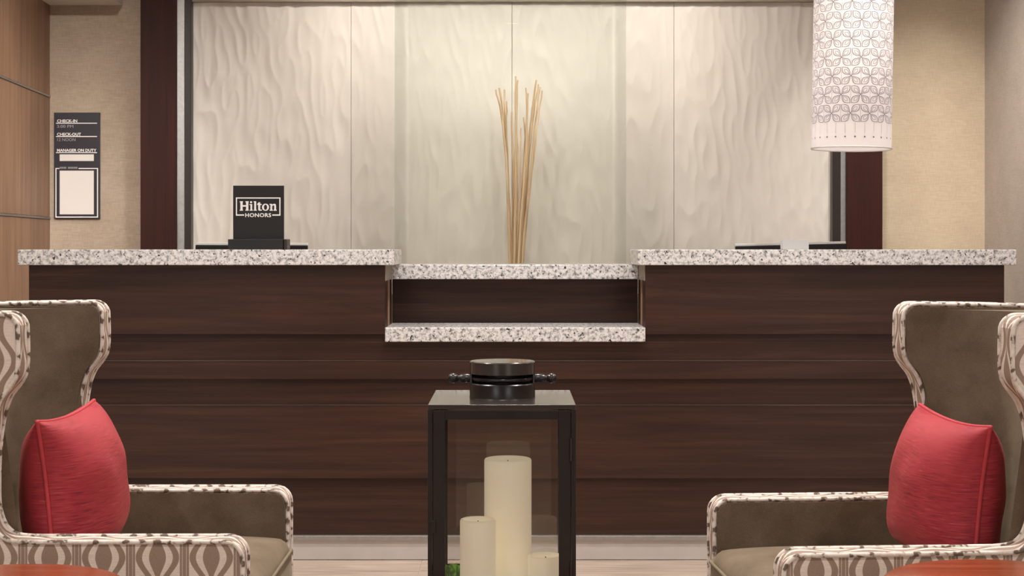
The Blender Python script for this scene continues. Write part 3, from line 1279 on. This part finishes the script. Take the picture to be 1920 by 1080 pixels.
def soft_block(bm, x0, x1, y0, y1, z0, z1, crown, rad, nx=18, ny=18, front_bulge=0.0):
    """cushion: rounded box with a crowned top"""
    def ease(u):
        return u
    top, bot = [], []
    cx, cy = (x0 + x1) / 2, (y0 + y1) / 2
    hx, hy = (x1 - x0) / 2, (y1 - y0) / 2
    for side, store in ((1, top), (-1, bot)):
        for i in range(nx + 1):
            r_ = []
            for j in range(ny + 1):
                u = -math.cos(PI * i / nx)
                v = -math.cos(PI * j / ny)
                X = cx + hx * u
                Y = cy + hy * v
                gx_ = max(0.0, 1 - hx * (1 - abs(u)) / rad)
                gy_ = max(0.0, 1 - hy * (1 - abs(v)) / rad)
                drop = rad * (1 - math.sqrt(max(0.0, 1 - min(1.0, gx_ * gx_ + gy_ * gy_))))
                if side > 0:
                    zz = z1 - drop + crown * (1 - u ** 4) * (1 - v ** 4)
                else:
                    zz = z0 + drop
                r_.append(bm.verts.new((X, Y, zz)))
            store.append(r_)
        for i in range(nx):
            for j in range(ny):
                f = bm.faces.new((store[i][j], store[i + 1][j], store[i + 1][j + 1], store[i][j + 1]))
                f.smooth = True

    def rim(s):
        return [s[i][0] for i in range(nx + 1)] + [s[nx][j] for j in range(1, ny + 1)] + [s[i][ny] for i in range(nx - 1, -1, -1)] + [s[0][j] for j in range(ny - 1, 0, -1)]
    a, b_ = rim(top), rim(bot)
    for k in range(len(a)):
        j = (k + 1) % len(a)
        f = bm.faces.new((a[k], a[j], b_[j], b_[k]))
        f.smooth = True
    return [v.co.copy() for v in a]


def wing_chair(label, loc, rz):
    t = thing('wing_chair', label, 'armchair', loc, rz, 'pair of wing chairs in front of the desk')
    for sgn in (-1, 1):
        side_panel(t, sgn, sgn * HW, sgn * (HW - TH))
    yi = HW - TH - 0.005
    # inner back pad, curving round into the wings
    bm = bmesh.new()
    ny, nz = 48, 16
    fr, bk = [], []
    for iz in range(nz + 1):
        z = 0.36 + (0.992 - 0.36) * iz / nz
        xc = -0.160 - 0.085 * ((z - 0.36) / 0.63)
        rf, rb = [], []
        for iy in range(ny + 1):
            v = -math.cos(PI * iy / ny)
            ay = abs(v) * yi
            d_ = max(0.0, ay - (yi - 0.15)) / 0.15
            push = 0.15 * (1 - math.sqrt(max(0.0, 1 - d_ * d_)))
            rf.append(bm.verts.new((xc + push, v * yi, z)))
            rb.append(bm.verts.new((-0.325 - 0.045 * (z - 0.2) / 0.8, v * yi, z)))
        fr.append(rf)
        bk.append(rb)
    for g_ in (fr, bk):
        for iz in range(nz):
            for iy in range(ny):
                f = bm.faces.new((g_[iz][iy], g_[iz][iy + 1], g_[iz + 1][iy + 1], g_[iz + 1][iy]))
                f.smooth = True
    rim = lambda s: s[0] + [s[k][-1] for k in range(1, nz + 1)] + list(reversed(s[-1][:-1])) + [s[k][0] for k in range(nz - 1, 0, -1)]
    a, b_ = rim(fr), rim(bk)
    for k in range(len(a)):
        j = (k + 1) % len(a)
        bm.faces.new((a[k], a[j], b_[j], b_[k]))
    obj('inner_back', bm, M['velvet'], t, auto=60)
    # outer back with pattern
    bm = bmesh.new()
    uv = bm.loops.layers.uv.new('UVMap')
    vs = [bm.verts.new(c) for c in ((-0.332, -yi, 0.20), (-0.332, yi, 0.20), (-0.378, yi, 0.998), (-0.378, -yi, 0.998),
                                    (-0.322, -yi, 0.20), (-0.322, yi, 0.20), (-0.366, yi, 0.998), (-0.366, -yi, 0.998))]
    for q in ((0, 1, 2, 3), (7, 6, 5, 4), (0, 4, 5, 1), (3, 2, 6, 7), (0, 3, 7, 4), (1, 5, 6, 2)):
        f = bm.faces.new([vs[i] for i in q])
        for l in f.loops:
            l[uv].uv = (l.vert.co.y + 0.05, l.vert.co.z)
    obj('outer_back', bm, M['ogee'], t)
    bm = bmesh.new()
    uv = bm.loops.layers.uv.new('UVMap')
    tube(bm, [(-0.372, -yi + 2 * yi * k / 8, 1.0) for k in range(9)], 0.0065, 8, False, uv)
    obj('back_piping', bm, M['piping'], t)
    # seat
    bm = bmesh.new()
    soft_block(bm, -0.15, 0.385, -yi + 0.001, yi - 0.001, 0.20, 0.345, 0.0, 0.012, 8, 8)
    obj('seat_base', bm, M['velvet'], t)
    bm = bmesh.new()
    rim_pts = soft_block(bm, -0.145, 0.405, -yi + 0.002, yi - 0.002, 0.335, 0.478, 0.022, 0.03, 24, 24)
    cu = obj('seat_cushion', bm, M['velvet'], t)
    bm = bmesh.new()
    uv = bm.loops.layers.uv.new('UVMap')
    tube(bm, [p + Vector((0, 0, 0.0005)) for p in rim_pts], 0.0045, 6, True, uv)
    obj('cushion_piping', bm, M['velpipe'], cu)
    # legs
    for lx in (0.35, -0.29):
        for s in (-1, 1):
            bm = bmesh.new()
            cx, cy = lx, s * (HW - 0.045)
            kx = 0.012 if lx > 0 else -0.03
            top = [(cx + a_ * 0.024, cy + b2_ * 0.024, 0.205) for a_, b2_ in ((-1, -1), (1, -1), (1, 1), (-1, 1))]
            bot = [(cx + kx + a_ * 0.014, cy + b2_ * 0.014, 0.0) for a_, b2_ in ((-1, -1), (1, -1), (1, 1), (-1, 1))]
            T_ = [bm.verts.new(c) for c in top]
            B_ = [bm.verts.new(c) for c in bot]
            bm.faces.new(T_)
            bm.faces.new(B_)
            for i in range(4):
                bm.faces.new((T_[i], T_[(i + 1) % 4], B_[(i + 1) % 4], B_[i]))
            obj('leg', bm, M['leg'], t, bevel=0.003)
    return t


LCH = ((-0.899, 3.320, 0), math.radians(0.4))
RCH = ((0.853, 3.215, 0), PI + math.radians(4.0))
wing_chair('olive velvet wing chair with ogee print sides, on the wood panelled wall side', *LCH)
wing_chair('olive velvet wing chair with ogee print sides, on the hanging lamp side', *RCH)


def pillow(label, loc, rz, tilt, W=0.43, Hh=0.300, T=0.095, seed=0):
    """square scatter cushion: width along local y, height along local z, thickness along x"""
    t = thing('throw_pillow', label, 'cushion', loc, rz, 'red cushions on the wing chairs')
    N = 30
    rt = Matrix.Rotation(-tilt, 3, 'Y')

    def pt(u, v, side):
        y = W / 2 * u * (1 - 0.075 * (1 - v * v)) 
        z = Hh / 2 * v * (1 - 0.085 * (1 - u * u))
        th = T * (max(0.0, (1 - u ** 2)) * max(0.0, (1 - (v ** 2 if v > 0 else v ** 4)))) ** 0.42
        th *= 1 + 0.10 * noise.noise(Vector((u * 1.7 + seed, v * 1.7, side * 3.0)))
        q = Vector((side * th, y, z))
        q = rt @ q
        q.z += Hh / 2 * 0.985
        return q
    bm = bmesh.new()
    gr = {}
    for side in (1, -1):
        for i in range(N + 1):
            for j in range(N + 1):
                u = -math.cos(PI * i / N)
                v = -math.cos(PI * j / N)
                if side == -1 and (i in (0, N) or j in (0, N)):
                    gr[(side, i, j)] = gr[(1, i, j)]
                else:
                    gr[(side, i, j)] = bm.verts.new(pt(u, v, side))
        for i in range(N):
            for j in range(N):
                try:
                    f = bm.faces.new((gr[(side, i, j)], gr[(side, i + 1, j)], gr[(side, i + 1, j + 1)], gr[(side, i, j + 1)]))
                    f.smooth = True
                except ValueError:
                    pass
    obj('pillow_cover', bm, M['red'], t, smooth=True)
    bm = bmesh.new()
    rim = []
    for k in range(N):
        rim.append(pt(-math.cos(PI * k / N), -1, 1))
    for k in range(N):
        rim.append(pt(1, -math.cos(PI * k / N), 1))
    for k in range(N):
        rim.append(pt(math.cos(PI * k / N), 1, 1))
    for k in range(N):
        rim.append(pt(-1, math.cos(PI * k / N), 1))
    tube(bm, rim, 0.0045, 7, True)
    obj('piping', bm, M['redpipe'], t)
    return t


pillow('red scatter cushion on the wing chair on the wood panelled wall side', (-0.893, 3.270, 0.499), math.radians(0.5), math.radians(6), seed=1)
pillow('red scatter cushion on the wing chair on the hanging lamp side', (0.865, 3.195, 0.497), PI + math.radians(3), math.radians(6), seed=5)


# ------------------------------------------------------------------ round side tables
def side_table(label, x, y, r, h):
    t = thing('side_table', label, 'side table', (x, y, 0), 0, 'round side tables')
    bm = bmesh.new()
    lathe(bm, [(r - 0.012, h - 0.026), (r - 0.003, h - 0.022), (r, h - 0.012), (r - 0.002, h - 0.004), (r - 0.008, h)], 72)
    obj('table_top', bm, M['cherry'], t, auto=50)
    bm = bmesh.new()
    lathe(bm, [(0.045, h - 0.026), (0.022, h - 0.06), (0.02, 0.06), (0.03, 0.03)], 24)
    obj('pedestal', bm, M['leg'], t, auto=50)
    bm = bmesh.new()
    lathe(bm, [(0.14, 0.0), (0.14, 0.012), (0.03, 0.03)], 48)
    obj('foot', bm, M['leg'], t, auto=50)


side_table('round cherry side table by the wing chair on the wood panelled wall side', -0.832, 2.595, 0.205, 0.577)
side_table('round cherry side table by the wing chair on the hanging lamp side', 0.806, 2.60, 0.200, 0.585)

# ------------------------------------------------------------------ coffee table and lantern
LW, LD = 0.290, 0.325
LXC, LY0 = px(941, 0, 3.13).x, 3.13
TOPZ = 0.41
ct = thing('coffee_table', 'low square cherry table carrying the candle lantern', 'table', (LXC, 3.16, 0))
box_obj('table_top', (-0.27, 0.27, -0.34, 0.312, TOPZ - 0.03, TOPZ), M['cherry'], ct, 0.004)
for sx in (-1, 1):
    for yy in (-0.30, 0.272):
        box_obj('leg', (sx * 0.235 - 0.02, sx * 0.235 + 0.02, yy - 0.02, yy + 0.02, 0, TOPZ - 0.03), M['leg'], ct, 0.003)

lan = thing('candle_lantern', 'large dark metal box lantern with glass sides and round cap', 'lantern', (LXC, LY0 + LD / 2, TOPZ))
LZ = px(0, 759, LY0).z - TOPZ      # top of the lid
hw, hd = LW / 2, LD / 2
box_obj('base_plate', (-hw, hw, -hd, hd, 0, 0.02), M['black_metal'], lan, 0.001)
box_obj('lid', (-hw, hw, -hd, hd, LZ - 0.009, LZ), M['lit_lid_metal'], lan, 0.001)
for sx in (-1, 1):
    for sy in (-1, 1):
        a, b_ = sorted((sx * hw, sx * (hw - 0.009)))
        c, d = sorted((sy * hd, sy * (hd - 0.012)))
        box_obj('corner_post', (a, b_, c, d, 0.02, LZ - 0.009), M['black_metal'], lan, 0.0008)


def pane_frame(name, axis, pos, half, z0, z1, bar, th, glass=True):
    """rectangular frame in the plane axis=pos"""
    bm = bmesh.new()
    spec = ((-half, -half + bar, z0, z1), (half - bar, half, z0, z1), (-half + bar, half - bar, z1 - bar * 0.8, z1), (-half + bar, half - bar, z0, z0 + bar))
    for a, b_, c, d in spec:
        if axis == 'y':
            bx(bm, a, b_, pos - th / 2, pos + th / 2, c, d)
        else:
            bx(bm, pos - th / 2, pos + th / 2, a, b_, c, d)
    o = obj(name, bm, M['black_metal'], lan, bevel=0.0008)
    g = (-half + bar, half - bar, pos - 0.0012, pos + 0.0012, z0 + bar, z1 - bar * 0.8)
    if axis != 'y':
        g = (g[2], g[3], g[0], g[1], g[4], g[5])
    box_obj('glass_pane', g, M['panelglass'], o, 0)
    return o


ztop = LZ - 0.011
pane_frame('door', 'y', -hd + 0.004, hw - 0.0105, 0.022, ztop, 0.023, 0.008)
pane_frame('back_frame', 'y', hd - 0.005, hw - 0.010, 0.021, LZ - 0.0095, 0.016, 0.006)
pane_frame('side_frame', 'x', -hw + 0.005, hd - 0.0125, 0.021, LZ - 0.0095, 0.016, 0.006)
pane_frame('side_frame', 'x', hw - 0.005, hd - 0.0125, 0.021, LZ - 0.0095, 0.016, 0.006)
for zz in (0.06, LZ - 0.11):
    bm = bmesh.new()
    lathe(bm, [(0.0035, zz), (0.0035, zz + 0.045)], 10, (hw - 0.0095, -hd - 0.001))
    obj('hinge', bm, M['black_metal'], lan, auto=40)
box_obj('latch', (-hw + 0.005, -hw + 0.016, -hd - 0.004, -hd, 0.16, 0.185), M['black_metal'], lan, 0.001)
# round cap with a slot through which the turned handle runs
CR = 0.0672
for nm, za, zb in (('cap_base', LZ, LZ + 0.030), ('cap_top', LZ + 0.049, LZ + 0.0745)):
    bm = bmesh.new()
    lathe(bm, [(CR + (0.001 if nm == 'cap_base' else 0), za), (CR, za + 0.002), (CR, zb - 0.002), (CR - 0.002, zb)], 56)
    obj(nm, bm, M['lit_lid_metal'] if nm == 'cap_top' else M['black_metal'], lan, auto=35)
for a in (0.0, PI):
    bm = bmesh.new()
    lathe(bm, [(CR - 0.003, LZ + 0.029), (CR, LZ + 0.029), (CR, LZ + 0.050), (CR - 0.003, LZ + 0.050), (CR - 0.003, LZ + 0.029)], 8, cap=False, a0=a - 0.22, a1=a + 0.22)
    obj('cap_cheek', bm, M['black_metal'], lan, auto=35)
bm = bmesh.new()
lathe(bm, [(CR - 0.028, LZ + 0.029), (CR - 0.028, LZ + 0.050)], 32)
obj('cap_core', bm, M['black'], lan, auto=35)
bm = bmesh.new()
zz = LZ + 0.0385
hp, hr = [], []
for s in (-1, 1):
    seq = [(0.0, 0.0085), (0.068, 0.0085), (0.069, 0.0088), (0.085, 0.009), (0.089, 0.0062), (0.091, 0.0055), (0.093, 0.0075), (0.099, 0.0105), (0.105, 0.0105), (0.110, 0.007), (0.1115, 0.001)]
    part = [((s * x, -0.040 * 0 - 0.0, zz), r_) for x, r_ in seq]
    if s == -1:
        part = list(reversed(part))[:-1]
    hp += [Vector(p_) for p_, _ in part]
    hr += [r_ for _, r_ in part]
tube(bm, hp, 0.008, 14, radii=hr)
obj('handle', bm, M['black_metal'], lan, auto=40)
# slim band seen across the slot
bm = bmesh.new()
lathe(bm, [(CR - 0.012, LZ + 0.0385), (CR - 0.006, LZ + 0.0335), (CR - 0.003, LZ + 0.0385), (CR - 0.006, LZ + 0.0435), (CR - 0.012, LZ + 0.0385)], 56, cap=False)
obj('cap_band', bm, M['black_metal'], lan, smooth=True)


# candles
CANDLES = []


def candle(label, pxl, pxr, ytop, d, name='pillar_candle'):
    c = px((pxl + pxr) / 2, ytop, d)
    r = (pxr - pxl) / 2 * d / F
    z0 = TOPZ + 0.022
    h = c.z - z0
    CANDLES.append((c.x - LXC, d - LY0 - LD / 2, r))
    t = thing(name, label, 'candle', (c.x, d, z0), 0, 'candles in the lantern')
    bm = bmesh.new()
    lathe(bm, [(r * 0.98, 0), (r, 0.004), (r, h - 0.004), (r - 0.0015, h - 0.001), (r - 0.004, h), (r - 0.007, h - 0.002), (r * 0.72, h - 0.012), (0.004, h - 0.016)], 48)
    obj('wax_body', bm, M['wax'], t, auto=60)
    bm = bmesh.new()
    lathe(bm, [(0.0012, h - 0.018), (0.0012, h - 0.004)], 8)
    obj('wick', bm, M['black'], t)
    return t, r, h


candle('tallest ivory pillar candle in the lantern', 908, 996.5, 859, 3.32)
candle('middle height slim ivory candle in the lantern', 862.5, 930, 972.5, 3.215)
candle('shortest ivory candle in the lantern, beside the glass door edge', 990, 1056, 1040, 3.225)

# moss bed: a heap of tiny tufts
bm = bmesh.new()
rnd = random.Random(3)
for (mx2, my2, mr, mh) in ((-0.098, -0.06, 0.040, 0.058), (-0.085, 0.03, 0.05, 0.035), (0.03, -0.11, 0.04, 0.02), (0.10, 0.05, 0.03, 0.03), (-0.03, 0.11, 0.035, 0.02)):
    for k in range(700):
        a = rnd.uniform(0, 2 * PI)
        q = math.sqrt(rnd.random())
        zz = mh * math.sqrt(max(0, 1 - q * q)) * rnd.uniform(0.85, 1.0)
        c = Vector((mx2 + mr * q * math.cos(a), my2 + mr * q * math.sin(a), zz))
        if abs(c.x) > hw - 0.016 or abs(c.y) > hd - 0.016:
            continue
        if any(math.hypot(c.x - a_, c.y - b2_) < r_ + 0.0095 for a_, b2_, r_ in CANDLES):
            continue
        s = rnd.uniform(0.003, 0.006)
        v = [bm.verts.new(c + Vector((rnd.uniform(-s, s), rnd.uniform(-s, s), rnd.uniform(-s * 0.5, s)))) for _ in range(3)]
        v.append(bm.verts.new((c.x, c.y, max(0.0005, c.z - 0.012))))
        for q3 in ((0, 1, 2), (0, 1, 3), (1, 2, 3), (0, 2, 3)):
            bm.faces.new([v[i] for i in q3])
mo = obj('moss', bm, M['moss'])
mo.location = (LXC, LY0 + LD / 2, TOPZ + 0.02)
tag(mo, 'green moss heaped around the candles in the lantern', 'moss', kind='stuff')
